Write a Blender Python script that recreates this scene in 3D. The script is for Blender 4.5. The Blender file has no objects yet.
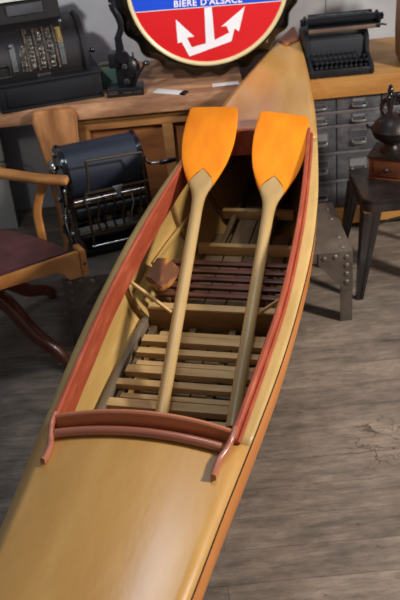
import bpy, bmesh, math, random
from mathutils import Matrix, Vector
random.seed(7)
C = bpy.context.scene.collection
PI = math.pi

# ------------------------------------------------------------------ materials
def lin(c):
    return tuple(((v / 255) / 12.92 if v / 255 <= .04045 else ((v / 255 + .055) / 1.055) ** 2.4) for v in c) + (1,)

MATS = {}
def mat(name, c1, c2=None, rough=.5, metal=0, scale=(6, 6, 6), detail=5, bump=0, bscale=None, coat=0, spec=.5, contrast=(.3, .7), coords='Object', c3=None):
    """noise-mottled surface; a stretched scale gives wood grain"""
    m = bpy.data.materials.new(name); m.use_nodes = True
    nt = m.node_tree; N = nt.nodes; L = nt.links
    b = N['Principled BSDF']
    b.inputs['Roughness'].default_value = rough
    b.inputs['Metallic'].default_value = metal
    b.inputs['Coat Weight'].default_value = coat
    b.inputs['Coat Roughness'].default_value = .18
    b.inputs['Specular IOR Level'].default_value = spec
    c2 = c2 or c1
    tc = N.new('ShaderNodeTexCoord'); mp = N.new('ShaderNodeMapping')
    mp.inputs['Scale'].default_value = scale
    L.new(tc.outputs[coords], mp.inputs['Vector'])
    n = N.new('ShaderNodeTexNoise'); n.inputs['Scale'].default_value = 1; n.inputs['Detail'].default_value = detail
    n.inputs['Roughness'].default_value = .6
    L.new(mp.outputs['Vector'], n.inputs['Vector'])
    r = N.new('ShaderNodeValToRGB')
    r.color_ramp.elements[0].position = contrast[0]; r.color_ramp.elements[0].color = lin(c1)
    r.color_ramp.elements[1].position = contrast[1]; r.color_ramp.elements[1].color = lin(c2)
    if c3:
        e = r.color_ramp.elements.new((contrast[0] + contrast[1]) / 2); e.color = lin(c3)
    L.new(n.outputs['Fac'], r.inputs['Fac'])
    L.new(r.outputs['Color'], b.inputs['Base Color'])
    if bump:
        n2 = N.new('ShaderNodeTexNoise'); n2.inputs['Detail'].default_value = 6
        mp2 = N.new('ShaderNodeMapping'); mp2.inputs['Scale'].default_value = bscale or tuple(3 * s for s in scale)
        n2.inputs['Scale'].default_value = 1
        L.new(tc.outputs[coords], mp2.inputs['Vector']); L.new(mp2.outputs['Vector'], n2.inputs['Vector'])
        bp = N.new('ShaderNodeBump'); bp.inputs['Strength'].default_value = bump; bp.inputs['Distance'].default_value = .01
        L.new(n2.outputs['Fac'], bp.inputs['Height']); L.new(bp.outputs['Normal'], b.inputs['Normal'])
    MATS[name] = m
    return m

def M(n): return MATS[n]

mat('deck_paint', (192, 142, 74), (214, 167, 96), rough=.29, scale=(9, 2.2, 6), bump=.05, bscale=(60, 20, 30), coat=.25, contrast=(.3, .75), c3=(203, 153, 83))
mat('side_deck_paint', (186, 150, 88), (205, 170, 106), rough=.4, scale=(20, 5, 6), bump=.08, contrast=(.3, .7))
mat('hull_varnish', (206, 116, 40), (232, 148, 60), rough=.35, scale=(8, 1.5, 8), coat=.3)
mat('hull_inside', (172, 136, 76), (200, 162, 98), rough=.5, scale=(12, 1.5, 10), bump=.1, c3=(182, 146, 82))
mat('coaming_red', (148, 62, 38), (190, 108, 76), rough=.5, scale=(40, 7, 30), bump=.15, contrast=(.3, .8), c3=(168, 76, 48))
mat('bar_red', (160, 90, 66), (190, 120, 92), rough=.3, scale=(3, 16, 16), coat=.5, bump=.08)
mat('bar_red_lit', (176, 98, 62), (208, 134, 96), rough=.4, scale=(3, 16, 16), coat=.3, bump=.08)  # lighter version of bar_red: light on the crossbar face put into the colour
mat('bow_red', (168, 92, 56), (180, 102, 62), rough=.4)
mat('rib_wood', (118, 86, 48), (156, 120, 72), rough=.55, scale=(4, 18, 18), bump=.1)
mat('slat_wood', (176, 140, 86), (214, 180, 124), rough=.5, scale=(4, 20, 20), bump=.1)
mat('bearer_wood', (92, 74, 50), (128, 104, 70), rough=.6, scale=(18, 3, 18))
mat('floor_board', (98, 82, 58), (142, 120, 86), rough=.55, scale=(14, 2.5, 8), bump=.15)
mat('keelson', (92, 78, 60), (128, 110, 88), rough=.6, scale=(12, 3, 8), bump=.2)
mat('seat_dark', (58, 30, 22), (108, 62, 46), rough=.4, scale=(5, 22, 22), coat=.3)
mat('seat_end', (108, 66, 40), (190, 124, 50), rough=.45, scale=(25, 5, 30), contrast=(.48, .62))
mat('paddle_shaft', (176, 142, 88), (200, 168, 112), rough=.4, scale=(10, 2, 10), coat=.15, bump=.03)
mat('paddle_orange', (238, 130, 0), (252, 150, 8), rough=.55, spec=.3, scale=(14, 3, 8), bump=.06, contrast=(.35, .65))
mat('black_gap', (30, 22, 16), (50, 38, 26), rough=.8, scale=(10, 3, 10))

mat('stand_steel', (88, 80, 72), (122, 112, 102), rough=.38, metal=.35, scale=(9, 9, 9), bump=.12, bscale=(60, 60, 60))
mat('rivet_steel', (104, 97, 90), (130, 122, 114), rough=.32, metal=.5)
mat('stool_steel', (44, 41, 41), (82, 77, 75), rough=.25, metal=.6, scale=(10, 10, 6), bump=.04)
mat('cab_steel', (84, 86, 90), (132, 132, 134), rough=.4, metal=.45, scale=(12, 12, 14), bump=.08, c3=(98, 100, 106))
mat('cab_frame', (122, 124, 128), (160, 161, 164), rough=.42, metal=.6, scale=(12, 12, 14))
mat('handle_nickel', (176, 176, 176), (210, 210, 208), rough=.28, metal=.9)
mat('card_grey', (112, 114, 118), (136, 137, 140), rough=.6)
mat('card_dark', (50, 50, 54), (80, 80, 84), rough=.7)

mat('bench_wood', (128, 84, 44), (176, 122, 70), rough=.5, scale=(3, 14, 14), bump=.25, c3=(152, 104, 60))
mat('bench_top', (110, 76, 52), (186, 140, 104), rough=.55, scale=(4, 14, 12), bump=.5, c3=(146, 104, 74))
mat('bench_top_right', (168, 112, 52), (206, 154, 84), rough=.5, scale=(3, 16, 14), bump=.2)
mat('bench_panel', (106, 62, 30), (146, 90, 48), rough=.45, scale=(3, 3, 12), bump=.1)
mat('bench_post', (120, 74, 40), (190, 134, 86), rough=.5, scale=(16, 16, 4), bump=.2)

mat('iron_black', (10, 10, 12), (20, 20, 23), rough=.35, scale=(12, 12, 12), bump=.08)
mat('iron_gloss', (14, 14, 18), (26, 26, 30), rough=.15, scale=(12, 12, 12), coat=.4)
mat('register_body', (14, 10, 11), (26, 18, 19), rough=.48, spec=.3, scale=(9, 9, 9), bump=.08)
mat('register_base', (12, 13, 17), (20, 21, 26), rough=.6, spec=.3, scale=(6, 6, 6))
mat('nickel', (140, 140, 140), (205, 205, 200), rough=.2, metal=1, scale=(40, 40, 40))
mat('key_silver', (50, 48, 47), (140, 136, 130), rough=.3, metal=.8, scale=(110, 110, 110), bump=.6, bscale=(200, 200, 200), contrast=(.42, .6))
mat('key_brown', (44, 37, 31), (98, 84, 68), rough=.35, metal=.6, scale=(110, 110, 110), bump=.6, bscale=(200, 200, 200), contrast=(.42, .6))
mat('key_yellow', (96, 78, 36), (150, 124, 60), rough=.4, scale=(90, 90, 90))
mat('key_grey', (40, 40, 42), (84, 82, 80), rough=.4, scale=(110, 110, 110))
mat('paper_white', (198, 196, 192), (212, 210, 206), rough=.7)
mat('paper_print', (60, 58, 58), (80, 78, 76), rough=.7)
mat('brass_dull', (80, 68, 52), (112, 98, 78), rough=.38, metal=.8)
mat('blanket_blue', (26, 32, 46), (34, 42, 60), rough=.5, scale=(2, 8, 20))
mat('typewriter_grey', (22, 22, 25), (34, 34, 38), rough=.42, scale=(20, 20, 20), bump=.05)
mat('typewriter_inside', (34, 36, 42), (42, 44, 51), rough=.6)
mat('key_top', (34, 34, 37), (64, 64, 68), rough=.3, scale=(60, 60, 60))
mat('scale_copper', (120, 96, 84), (150, 122, 106), rough=.4, metal=.6)
mat('leather_seat', (78, 42, 44), (104, 62, 62), rough=.42, scale=(12, 12, 12), bump=.15, bscale=(120, 120, 120), c3=(88, 50, 52))
mat('chair_wood', (160, 98, 44), (206, 142, 74), rough=.38, scale=(10, 10, 10), bump=.1, coat=.2)
mat('chair_base_wood', (92, 44, 30), (128, 68, 46), rough=.3, scale=(10, 10, 10), coat=.4)
mat('grinder_iron', (34, 28, 27), (56, 48, 46), rough=.38, metal=.5, scale=(20, 20, 20), bump=.1)
mat('grinder_wood', (72, 40, 24), (112, 66, 40), rough=.45, scale=(6, 6, 30))
mat('case_tan', (150, 98, 62), (176, 122, 82), rough=.5, scale=(10, 10, 10))
mat('tin_green', (70, 82, 62), (104, 88, 62), rough=.5, scale=(14, 14, 14), c3=(60, 84, 80))
mat('panel_white', (168, 168, 166), (184, 183, 180), rough=.6, scale=(3, 3, 3))
mat('sign_red', (202, 26, 32), (214, 34, 38), rough=.25, coat=.3, scale=(2, 2, 2))
mat('sign_blue', (26, 70, 196), (34, 80, 208), rough=.25, coat=.3, scale=(2, 2, 2))
mat('sign_white', (226, 222, 226), (238, 234, 236), rough=.3)
mat('sign_cream', (206, 186, 138), (226, 208, 160), rough=.35, coat=.2)
mat('cap_dark', (24, 20, 16), (56, 44, 26), rough=.14, metal=.7, scale=(6, 6, 6), coat=.5)

# floor: wide worn planks running along x
def floor_material():
    m = bpy.data.materials.new('worn_floor_planks'); m.use_nodes = True
    nt = m.node_tree; N = nt.nodes; L = nt.links; b = N['Principled BSDF']
    tc = N.new('ShaderNodeTexCoord')
    br = N.new('ShaderNodeTexBrick'); br.offset = .37; br.inputs['Scale'].default_value = 1
    br.inputs['Brick Width'].default_value = 2.6; br.inputs['Row Height'].default_value = .135
    br.inputs['Mortar Size'].default_value = .0022; br.inputs['Mortar Smooth'].default_value = .3
    br.inputs['Color1'].default_value = (.82, .82, .82, 1); br.inputs['Color2'].default_value = (1.05, 1.05, 1.05, 1)
    br.inputs['Mortar'].default_value = (.74, .73, .72, 1)
    L.new(tc.outputs['Object'], br.inputs['Vector'])
    def noise(sc, det=6, rough=.6):
        mp = N.new('ShaderNodeMapping'); mp.inputs['Scale'].default_value = sc
        L.new(tc.outputs['Object'], mp.inputs['Vector'])
        n = N.new('ShaderNodeTexNoise'); n.inputs['Scale'].default_value = 1; n.inputs['Detail'].default_value = det; n.inputs['Roughness'].default_value = rough
        L.new(mp.outputs['Vector'], n.inputs['Vector']); return n
    g = noise((4.5, 22, 1), 10, .8); big = noise((1.6, 4.5, 1), 5); spots = noise((26, 30, 1), 3); mid = noise((9, 16, 1), 6, .7)
    r = N.new('ShaderNodeValToRGB'); r.color_ramp.elements[0].position = .28; r.color_ramp.elements[1].position = .75
    r.color_ramp.elements[0].color = lin((92, 82, 74)); r.color_ramp.elements[1].color = lin((184, 168, 153))
    L.new(g.outputs['Fac'], r.inputs['Fac'])
    r2 = N.new('ShaderNodeValToRGB'); r2.color_ramp.elements[0].position = .3; r2.color_ramp.elements[1].position = .7
    r2.color_ramp.elements[0].color = (.66, .65, .64, 1); r2.color_ramp.elements[1].color = (1.1, 1.08, 1.05, 1)
    L.new(big.outputs['Fac'], r2.inputs['Fac'])
    r3 = N.new('ShaderNodeValToRGB'); r3.color_ramp.elements[0].position = .2; r3.color_ramp.elements[1].position = .36
    r3.color_ramp.elements[0].color = (.45, .38, .32, 1); r3.color_ramp.elements[1].color = (1, 1, 1, 1)
    L.new(spots.outputs['Fac'], r3.inputs['Fac'])
    def mul(a, c):
        x = N.new('ShaderNodeMix'); x.data_type = 'RGBA'; x.blend_type = 'MULTIPLY'; x.inputs['Factor'].default_value = 1
        L.new(a, x.inputs['A']); L.new(c, x.inputs['B']); return x.outputs['Result']
    r4 = N.new('ShaderNodeValToRGB'); r4.color_ramp.elements[0].position = .34; r4.color_ramp.elements[1].position = .66
    r4.color_ramp.elements[0].color = (.72, .71, .70, 1); r4.color_ramp.elements[1].color = (1.14, 1.13, 1.11, 1)
    L.new(mid.outputs['Fac'], r4.inputs['Fac'])
    col = mul(mul(mul(mul(r.outputs['Color'], br.outputs['Color']), r2.outputs['Color']), r3.outputs['Color']), r4.outputs['Color'])
    # a splintered, scuffed patch with dark cracks, right of the boat
    vo = N.new('ShaderNodeTexVoronoi'); vo.feature = 'DISTANCE_TO_EDGE'; vo.inputs['Scale'].default_value = 1
    wob = noise((14, 14, 1), 4)
    mpv = N.new('ShaderNodeMapping'); mpv.inputs['Scale'].default_value = (8, 17, 1)
    add = N.new('ShaderNodeVectorMath'); add.operation = 'MULTIPLY_ADD'; add.inputs[1].default_value = (.16, .12, 0)
    L.new(wob.outputs['Color'], add.inputs[0]); L.new(tc.outputs['Object'], add.inputs[2])
    L.new(add.outputs[0], mpv.inputs['Vector']); L.new(mpv.outputs['Vector'], vo.inputs['Vector'])
    cr = N.new('ShaderNodeMapRange'); cr.inputs['From Min'].default_value = .0; cr.inputs['From Max'].default_value = .035
    L.new(vo.outputs['Distance'], cr.inputs['Value'])
    ds = N.new('ShaderNodeVectorMath'); ds.operation = 'DISTANCE'; ds.inputs[1].default_value = (.68, 2.53, 0)
    L.new(add.outputs[0], ds.inputs[0])
    dm = N.new('ShaderNodeMapRange'); dm.inputs['From Min'].default_value = .10; dm.inputs['From Max'].default_value = .15
    L.new(ds.outputs['Value'], dm.inputs['Value'])
    mx = N.new('ShaderNodeMath'); mx.operation = 'MAXIMUM'; L.new(cr.outputs[0], mx.inputs[0]); L.new(dm.outputs[0], mx.inputs[1])
    cc = N.new('ShaderNodeMix'); cc.data_type = 'RGBA'; cc.inputs['A'].default_value = (.3, .27, .24, 1); cc.inputs['B'].default_value = (1, 1, 1, 1)
    L.new(mx.outputs[0], cc.inputs['Factor'])
    pale = N.new('ShaderNodeMix'); pale.data_type = 'RGBA'; pale.inputs['A'].default_value = (1.12, 1.10, 1.07, 1); pale.inputs['B'].default_value = (1, 1, 1, 1)
    L.new(dm.outputs[0], pale.inputs['Factor'])
    L.new(mul(mul(col, cc.outputs['Result']), pale.outputs['Result']), b.inputs['Base Color'])
    b.inputs['Roughness'].default_value = .62
    hs = N.new('ShaderNodeMath'); hs.operation = 'MULTIPLY'; L.new(g.outputs['Fac'], hs.inputs[0]); L.new(mx.outputs[0], hs.inputs[1])
    hb = N.new('ShaderNodeMath'); hb.operation = 'SUBTRACT'; L.new(hs.outputs[0], hb.inputs[0]); L.new(br.outputs['Fac'], hb.inputs[1])
    bp = N.new('ShaderNodeBump'); bp.inputs['Strength'].default_value = .6; bp.inputs['Distance'].default_value = .012
    L.new(hb.outputs[0], bp.inputs['Height']); L.new(bp.outputs['Normal'], b.inputs['Normal'])
    return m

def wall_material():
    m = mat('whitewashed_wall', (168, 168, 170), (194, 193, 192), rough=.8, scale=(3, 3, 3), bump=.15, bscale=(30, 30, 30), contrast=(.35, .7))
    return m

# ------------------------------------------------------------------ mesh helpers
def merge(bm, t, mx=None):
    if mx is not None: bmesh.ops.transform(t, matrix=mx, verts=t.verts)
    me = bpy.data.meshes.new('t'); t.to_mesh(me); t.free(); bm.from_mesh(me); bpy.data.meshes.remove(me)

def box(bm, x0, x1, y0, y1, z0, z1, bev=.002, mx=None):
    t = bmesh.new(); bmesh.ops.create_cube(t, size=1)
    bmesh.ops.transform(t, matrix=Matrix.Translation(((x0 + x1) / 2, (y0 + y1) / 2, (z0 + z1) / 2)) @ Matrix.Diagonal((x1 - x0, y1 - y0, z1 - z0, 1)), verts=t.verts)
    bev = min(bev, .45 * min(x1 - x0, y1 - y0, z1 - z0))
    if bev > 0: bmesh.ops.bevel(t, geom=t.edges[:], offset=bev, segments=2, affect='EDGES', profile=.6)
    merge(bm, t, mx); return bm

def prism(bm, pts, axis, a, b, bev=.002, mx=None):
    """pts: 2-D outline; axis 'x' -> pts are (y,z); 'y' -> (x,z); 'z' -> (x,y)"""
    t = bmesh.new()
    def P(p, h):
        return {'x': (h, p[0], p[1]), 'y': (p[0], h, p[1]), 'z': (p[0], p[1], h)}[axis]
    v0 = [t.verts.new(P(p, a)) for p in pts]; v1 = [t.verts.new(P(p, b)) for p in pts]
    n = len(pts)
    t.faces.new(v0); t.faces.new(v1[::-1])
    for i in range(n): t.faces.new((v0[i], v1[i], v1[(i + 1) % n], v0[(i + 1) % n]))
    bmesh.ops.recalc_face_normals(t, faces=t.faces)
    if bev > 0:
        es = [e for e in t.edges if e.calc_face_angle(0) > .5]
        bmesh.ops.bevel(t, geom=es, offset=bev, segments=2, affect='EDGES')
    merge(bm, t, mx); return bm

def smooth_path(pts, k=6):
    pts = [Vector(p) for p in pts]
    if len(pts) < 3: return pts
    out = []
    P = [2 * pts[0] - pts[1]] + pts + [2 * pts[-1] - pts[-2]]
    for i in range(1, len(P) - 2):
        for j in range(k):
            t = j / k
            a, b, c, d = P[i - 1], P[i], P[i + 1], P[i + 2]
            out.append(.5 * ((2 * b) + (c - a) * t + (2 * a - 5 * b + 4 * c - d) * t * t + (3 * b - a - 3 * c + d) * t ** 3))
    out.append(pts[-1]); return out

def sweep(bm, path, section, up=(0, 0, 1), scales=None):
    """section: list of (side, up) offsets"""
    path = [Vector(p) for p in path]; n = len(path); rings = []; up = Vector(up)
    for i, p in enumerate(path):
        d = (path[min(i + 1, n - 1)] - path[max(i - 1, 0)]).normalized()
        s = d.cross(up)
        if s.length < 1e-4: s = d.cross(Vector((0, 1, 0)))
        s.normalize(); u = s.cross(d).normalized()
        k = scales[i] if scales else 1
        rings.append([bm.verts.new(p + s * a * k + u * b * k) for a, b in section])
    m = len(section); fs = []
    for i in range(n - 1):
        for j in range(m):
            fs.append(bm.faces.new((rings[i][j], rings[i][(j + 1) % m], rings[i + 1][(j + 1) % m], rings[i + 1][j])))
    fs.append(bm.faces.new(rings[0][::-1])); fs.append(bm.faces.new(rings[-1]))
    bmesh.ops.recalc_face_normals(bm, faces=fs)
    return bm

def circ(r, seg=12, sx=1, sy=1): return [(r * sx * math.cos(2 * PI * i / seg), r * sy * math.sin(2 * PI * i / seg)) for i in range(seg)]
def rrect(w, h, r=None, k=3):
    r = r or min(w, h) * .25; out = []
    for cx, cy, a0 in ((w / 2 - r, h / 2 - r, 0), (-w / 2 + r, h / 2 - r, 90), (-w / 2 + r, -h / 2 + r, 180), (w / 2 - r, -h / 2 + r, 270)):
        for i in range(k + 1):
            a = math.radians(a0 + 90 * i / k); out.append((cx + r * math.cos(a), cy + r * math.sin(a)))
    return out
def tube(bm, pts, r, seg=10, smooth=True, up=(0, 0, 1)): return sweep(bm, smooth_path(pts) if smooth else pts, circ(r, seg), up)

def lathe(bm, prof, c=(0, 0, 0), seg=28, mx=None, flute=None, cap=True):
    t = bmesh.new(); rings = []
    for r, z in prof:
        rings.append([t.verts.new(((r + (flute(i / seg, r, z) if flute else 0)) * math.cos(2 * PI * i / seg), (r + (flute(i / seg, r, z) if flute else 0)) * math.sin(2 * PI * i / seg), z)) for i in range(seg)])
    for a, b in zip(rings, rings[1:]):
        for i in range(seg): t.faces.new((a[i], a[(i + 1) % seg], b[(i + 1) % seg], b[i]))
    if cap and prof[0][0] > 1e-5: t.faces.new(rings[0][::-1])
    if cap and prof[-1][0] > 1e-5: t.faces.new(rings[-1])
    if not cap:
        for i in range(seg): t.faces.new((rings[-1][i], rings[-1][(i + 1) % seg], rings[0][(i + 1) % seg], rings[0][i]))
    bmesh.ops.remove_doubles(t, verts=t.verts, dist=1e-6)
    bmesh.ops.recalc_face_normals(t, faces=t.faces)
    merge(bm, t, Matrix.Translation(c) @ (mx or Matrix.Identity(4))); return bm

def ball(bm, c, r, s=(1, 1, 1), seg=14):
    t = bmesh.new(); bmesh.ops.create_uvsphere(t, u_segments=seg, v_segments=seg // 2 + 2, radius=r)
    merge(bm, t, Matrix.Translation(c) @ Matrix.Diagonal((*s, 1))); return bm

RX = Matrix.Rotation(PI / 2, 4, 'X'); RY = Matrix.Rotation(PI / 2, 4, 'Y')
def cyl(bm, c, r, h, axis='z', seg=20, bev=.0015):
    mx = {'z': Matrix.Identity(4), 'x': RY, 'y': RX}[axis]
    return lathe(bm, [(r - bev, -h / 2), (r, -h / 2 + bev), (r, h / 2 - bev), (r - bev, h / 2)], c, seg, mx)

def obj(name, bm, m, parent=None, smooth=True, angle=40, label=None):
    me = bpy.data.meshes.new(name); bm.to_mesh(me); bm.free()
    me.materials.append(M(m) if isinstance(m, str) else m)
    if smooth:
        for p in me.polygons: p.use_smooth = True
        me.set_sharp_from_angle(angle=math.radians(angle))
    o = bpy.data.objects.new(name, me); C.objects.link(o)
    if parent: o.parent = parent
    if label: o['label'] = label
    return o

def thing(name, label, cat, loc, rotz=0, group=None):
    o = bpy.data.objects.new(name, None); C.objects.link(o); o.empty_display_size = .05
    o.location = loc; o.rotation_euler = (0, 0, rotz); o['label'] = label; o['category'] = cat
    if group: o['group'] = group
    return o
def tag(o, label, cat, group=None):
    o['label'] = label; o['category'] = cat
    if group: o['group'] = group
    return o
def B(): return bmesh.new()

def wobj(name, bm, m, parent, **k):
    bmesh.ops.translate(bm, verts=bm.verts, vec=-Vector(parent.location)); return obj(name, bm, m, parent, **k)

def crom(tab, s):
    """smooth interpolation of a table"""
    if s <= tab[0][0]: return tab[0][1]
    if s >= tab[-1][0]: return tab[-1][1]
    for i in range(len(tab) - 1):
        if tab[i][0] <= s <= tab[i + 1][0]: break
    x0, y0 = tab[i]; x1, y1 = tab[i + 1]; h = x1 - x0
    def sl(j):
        if j <= 0: return (tab[1][1] - tab[0][1]) / (tab[1][0] - tab[0][0])
        if j >= len(tab) - 1: return (tab[-1][1] - tab[-2][1]) / (tab[-1][0] - tab[-2][0])
        return (tab[j + 1][1] - tab[j - 1][1]) / (tab[j + 1][0] - tab[j - 1][0])
    t = (s - x0) / h; a, b = sl(i) * h, sl(i + 1) * h
    return (2 * t ** 3 - 3 * t * t + 1) * y0 + (t ** 3 - 2 * t * t + t) * a + (-2 * t ** 3 + 3 * t * t) * y1 + (t ** 3 - t * t) * b

# ------------------------------------------------------------------ the room
BZ = .81            # workbench top
WY = 4.78           # back wall
bm = B(); box(bm, -3.2, 3.2, -1.2, WY + .05, -.06, 0, bev=0)
fl = obj('floor', bm, floor_material(), smooth=False); fl['kind'] = 'structure'
wall_material()
bm = B(); box(bm, -3.2, 3.2, WY, WY + .1, 0, 2.7, bev=0)
w = obj('wall_back', bm, 'whitewashed_wall', smooth=False); w['kind'] = 'structure'
bm = B(); box(bm, .80, .812, WY - .006, WY - .001, BZ + .002, 2.6, .002)
t_ = obj('trim_1', bm, 'whitewashed_wall'); t_['kind'] = 'structure'

# ------------------------------------------------------------------ the kayak
PH = .2776; KX, KY, KZ = -.2177, 1.7, .3455
kayak = thing('kayak', 'long mustard wooden kayak with open cockpit and red coaming resting on a riveted steel table', 'kayak', (KX, KY, KZ), -PH)
HW = [(-1.75, .004), (-1.6, .034), (-1.3, .092), (-1.0, .146), (-.7, .195), (-.4, .2335), (-.1, .2585), (.2, .287), (.5, .311), (.8, .322), (1.1, .322), (1.4, .304), (1.7, .270), (2.0, .228), (2.3, .174), (2.6, .108), (2.85, .046), (2.96, .012), (2.985, .004)]
def hw(s): return crom(HW, s)
def ze(s): return .65 + .0456 * s + .0179 * s * s if s > -.9 else .6235 + .01 * (-.9 - s)
NC = [(.08, .243), (.15, .248), (.45, .266), (.75, .279), (1.16, .272), (1.47, .254), (1.75, .231), (1.92, .214)]
def nc(s): return crom(NC, s)
def kz(s):
    if s > 2.0: return .348 + .10 * ((s - 2.0) / .98) ** 2.2
    if s < -.6: return .348 + .08 * ((-.6 - s) / 1.15) ** 2
    return .348
def K(n, s, z): return Vector((n, s, z - KZ))
def crown(s): return .11 * hw(s)
def dz(n, s):
    h = max(hw(s), 1e-4); return ze(s) + crown(s) * max(0, 1 - (abs(n) / h) ** 2)
S0, S1 = .13, 1.865       # cockpit ends
def hull_pt(s, g, side, inset=0):
    """g 0 = deck edge .. 1 = keel"""
    h = hw(s) - inset; z0 = ze(s); d = z0 - kz(s) - inset
    f = (1 - g ** 2.8) ** .61 if g < 1 else 0
    return K(side * h * f, s, z0 - d * g)
def frange(a, b, n): return [a + (b - a) * i / n for i in range(n + 1)]
ss = frange(-1.75, 2.985, 90)
G = [0, .03, .08, .18, .3, .42, .54, .65, .75, .84, .91, .96, .99, 1]
bm = B(); rows = []
for s in ss:
    row = [bm.verts.new(hull_pt(s, g, -1)) for g in G] + [bm.verts.new(hull_pt(s, g, 1)) for g in G[::-1][1:]]
    rows.append(row)
for a, b in zip(rows, rows[1:]):
    for j in range(len(a) - 1): bm.faces.new((a[j], a[j + 1], b[j + 1], b[j]))
bm.faces.new(rows[0]); bm.faces.new(rows[-1][::-1])
bmesh.ops.recalc_face_normals(bm, faces=bm.faces)
hull = obj('hull', bm, 'hull_varnish', kayak)
hull.data.materials.append(M('hull_inside'))
md = hull.modifiers.new('shell', 'SOLIDIFY'); md.thickness = .007; md.offset = -1; md.material_offset = 1; md.material_offset_rim = 0

def deck_patch(name, rowsf, m, s_list, nd):
    bm = B(); rw = []
    for s in s_list: rw.append([bm.verts.new(K(n, s, dz(n, s) + .001)) for n in rowsf(s, nd)])
    for a, b in zip(rw, rw[1:]):
        for j in range(len(a) - 1): bm.faces.new((a[j], a[j + 1], b[j + 1], b[j]))
    for f in bm.faces:
        f.normal_update()
        if f.normal.z < 0: f.normal_flip()
    o = obj(name, bm, m, kayak); s_ = o.modifiers.new('ply', 'SOLIDIFY'); s_.thickness = .005; s_.offset = -1
    return o
full = lambda s, n: [-hw(s) + 2 * hw(s) * i / n - 0.002 * (1 if i == 0 else -1 if i == n else 0) for i in range(n + 1)]
deck_patch('rear_deck', full, 'deck_paint', frange(-1.75, S0, 36), 16)
deck_patch('front_deck', full, 'deck_paint', frange(S1, 2.985, 28), 16)
for sd in (-1, 1):
    deck_patch('side_deck', lambda s, n, sd=sd: [sd * (nc(s) - .004 + (hw(s) + .002 - nc(s) + .004) * i / n) for i in range(n + 1)], 'side_deck_paint', frange(S0, S1, 40), 4)
    # dark-edged rubbing strip under the deck edge
    bm = B(); sweep(bm, [K(sd * (hw(s) + .0015), s, ze(s) - .0065) for s in frange(-1.72, 2.97, 80)], rrect(.0042, .0042, .001, 2))
    obj('rubbing_strip', bm, 'black_gap', kayak, label='thin dark seam strip along the deck edge')
# red-brown bow plate
bm = B(); rw = []
for s in frange(2.82, 2.985, 10):
    k = 1.0
    rw.append([bm.verts.new(K(n * k, s - .08 * (1 - abs(n) / max(hw(s), .01)) * max(0, 1 - (s - 2.82) / .10), dz(n, s) + .003)) for n in full(s, 6)])
for a, b in zip(rw, rw[1:]):
    for j in range(len(a) - 1): bm.faces.new((a[j], a[j + 1], b[j + 1], b[j]))
for f in bm.faces:
    f.normal_update()
    if f.normal.z < 0: f.normal_flip()
bp = obj('bow_plate', bm, 'bow_red', kayak, label='small reddish pointed plate on the bow tip')
sm = bp.modifiers.new('ply', 'SOLIDIFY'); sm.thickness = .003; sm.offset = -1

# coaming boards
def strip_solid(bm, pts_out, pts_in, ztop, zbot):
    """vertical board: outer and inner polylines (x,y local) with heights"""
    n = len(pts_out); R = []
    for i in range(n):
        o, q = pts_out[i], pts_in[i]
        R.append([bm.verts.new(v) for v in ((o[0], o[1], zbot[i]), (o[0], o[1], ztop[i] - .004), (.75 * o[0] + .25 * q[0], .75 * o[1] + .25 * q[1], ztop[i]),
                                           (.25 * o[0] + .75 * q[0], .25 * o[1] + .75 * q[1], ztop[i]), (q[0], q[1], ztop[i] - .004), (q[0], q[1], zbot[i]))])
    for a, b in zip(R, R[1:]):
        for j in range(6): bm.faces.new((a[j], a[(j + 1) % 6], b[(j + 1) % 6], b[j]))
    bm.faces.new(R[0]); bm.faces.new(R[-1][::-1])
    bmesh.ops.recalc_face_normals(bm, faces=bm.faces); return bm
for sd in (-1, 1):
    sl = frange(.125, 1.88, 44)
    bm = strip_solid(B(), [(sd * (nc(s) + .003), s) for s in sl], [(sd * (nc(s) - .012), s) for s in sl],
                     [dz(nc(s), s) + .033 - KZ for s in sl],
                     [dz(nc(s), s) - KZ - (.058 + (.03 * max(0, (s - 1.5) / .4))) for s in sl])
    obj('coaming_board', bm, 'coaming_red', kayak)
    # outer bead at the foot of the coaming
    bm = B(); sweep(bm, [K(sd * (nc(s) + .008), s, dz(nc(s), s) + .006) for s in sl], circ(.006, 8))
    obj('coaming_bead', bm, 'coaming_red', kayak)
# front board across the cockpit
ns = frange(-.212, .212, 14)
bm = strip_solid(B(), [(n, S1 + .013) for n in ns], [(n, S1 - .004) for n in ns], [dz(n, S1) + .010 - KZ for n in ns], [dz(n, S1) - .10 - KZ for n in ns])
obj('front_board', bm, 'coaming_red', kayak)
# rear crossbar, upper board and lower rounded bar, with scroll feet on the deck
ns = frange(-.240, .236, 22)
bm = strip_solid(B(), [(n, .143 + .012 * (1 - (n / .24) ** 2)) for n in ns], [(n, .128 + .012 * (1 - (n / .24) ** 2)) for n in ns],
                 [dz(n, .13) + .042 - .006 * (abs(n) / .24) ** 3 - KZ for n in ns], [dz(n, .13) - .02 - KZ for n in ns])
obj('rear_crossbar', bm, 'bar_red_lit', kayak)
bm = B(); sweep(bm, [K(n, .090 + .012 * (1 - (n / .24) ** 2), dz(n, .1) + .012) for n in frange(-.222, .218, 22)], circ(.0125, 12))
obj('rear_bead', bm, 'bar_red', kayak, label='rounded polished red bar behind the crossbar')
for sd in (-1, 1):
    pts = [K(sd * .243, .150, dz(.243, .15) + .030), K(sd * .241, .115, dz(.24, .11) + .027), K(sd * .232, .080, dz(.232, .08) + .016), K(sd * .221, .045, dz(.22, .04) + .012), K(sd * .219, .005, dz(.22, 0) + .012), K(sd * .220, -.012, dz(.22, -.02) + .015)]
    pth = smooth_path(pts, 5); k = len(pth)
    bm = sweep(B(), pth, rrect(.014, .019, .005), scales=[1.1 - .3 * abs(i / k - .5) for i in range(k)])
    obj('crossbar_foot', bm, 'bar_red', kayak)

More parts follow.
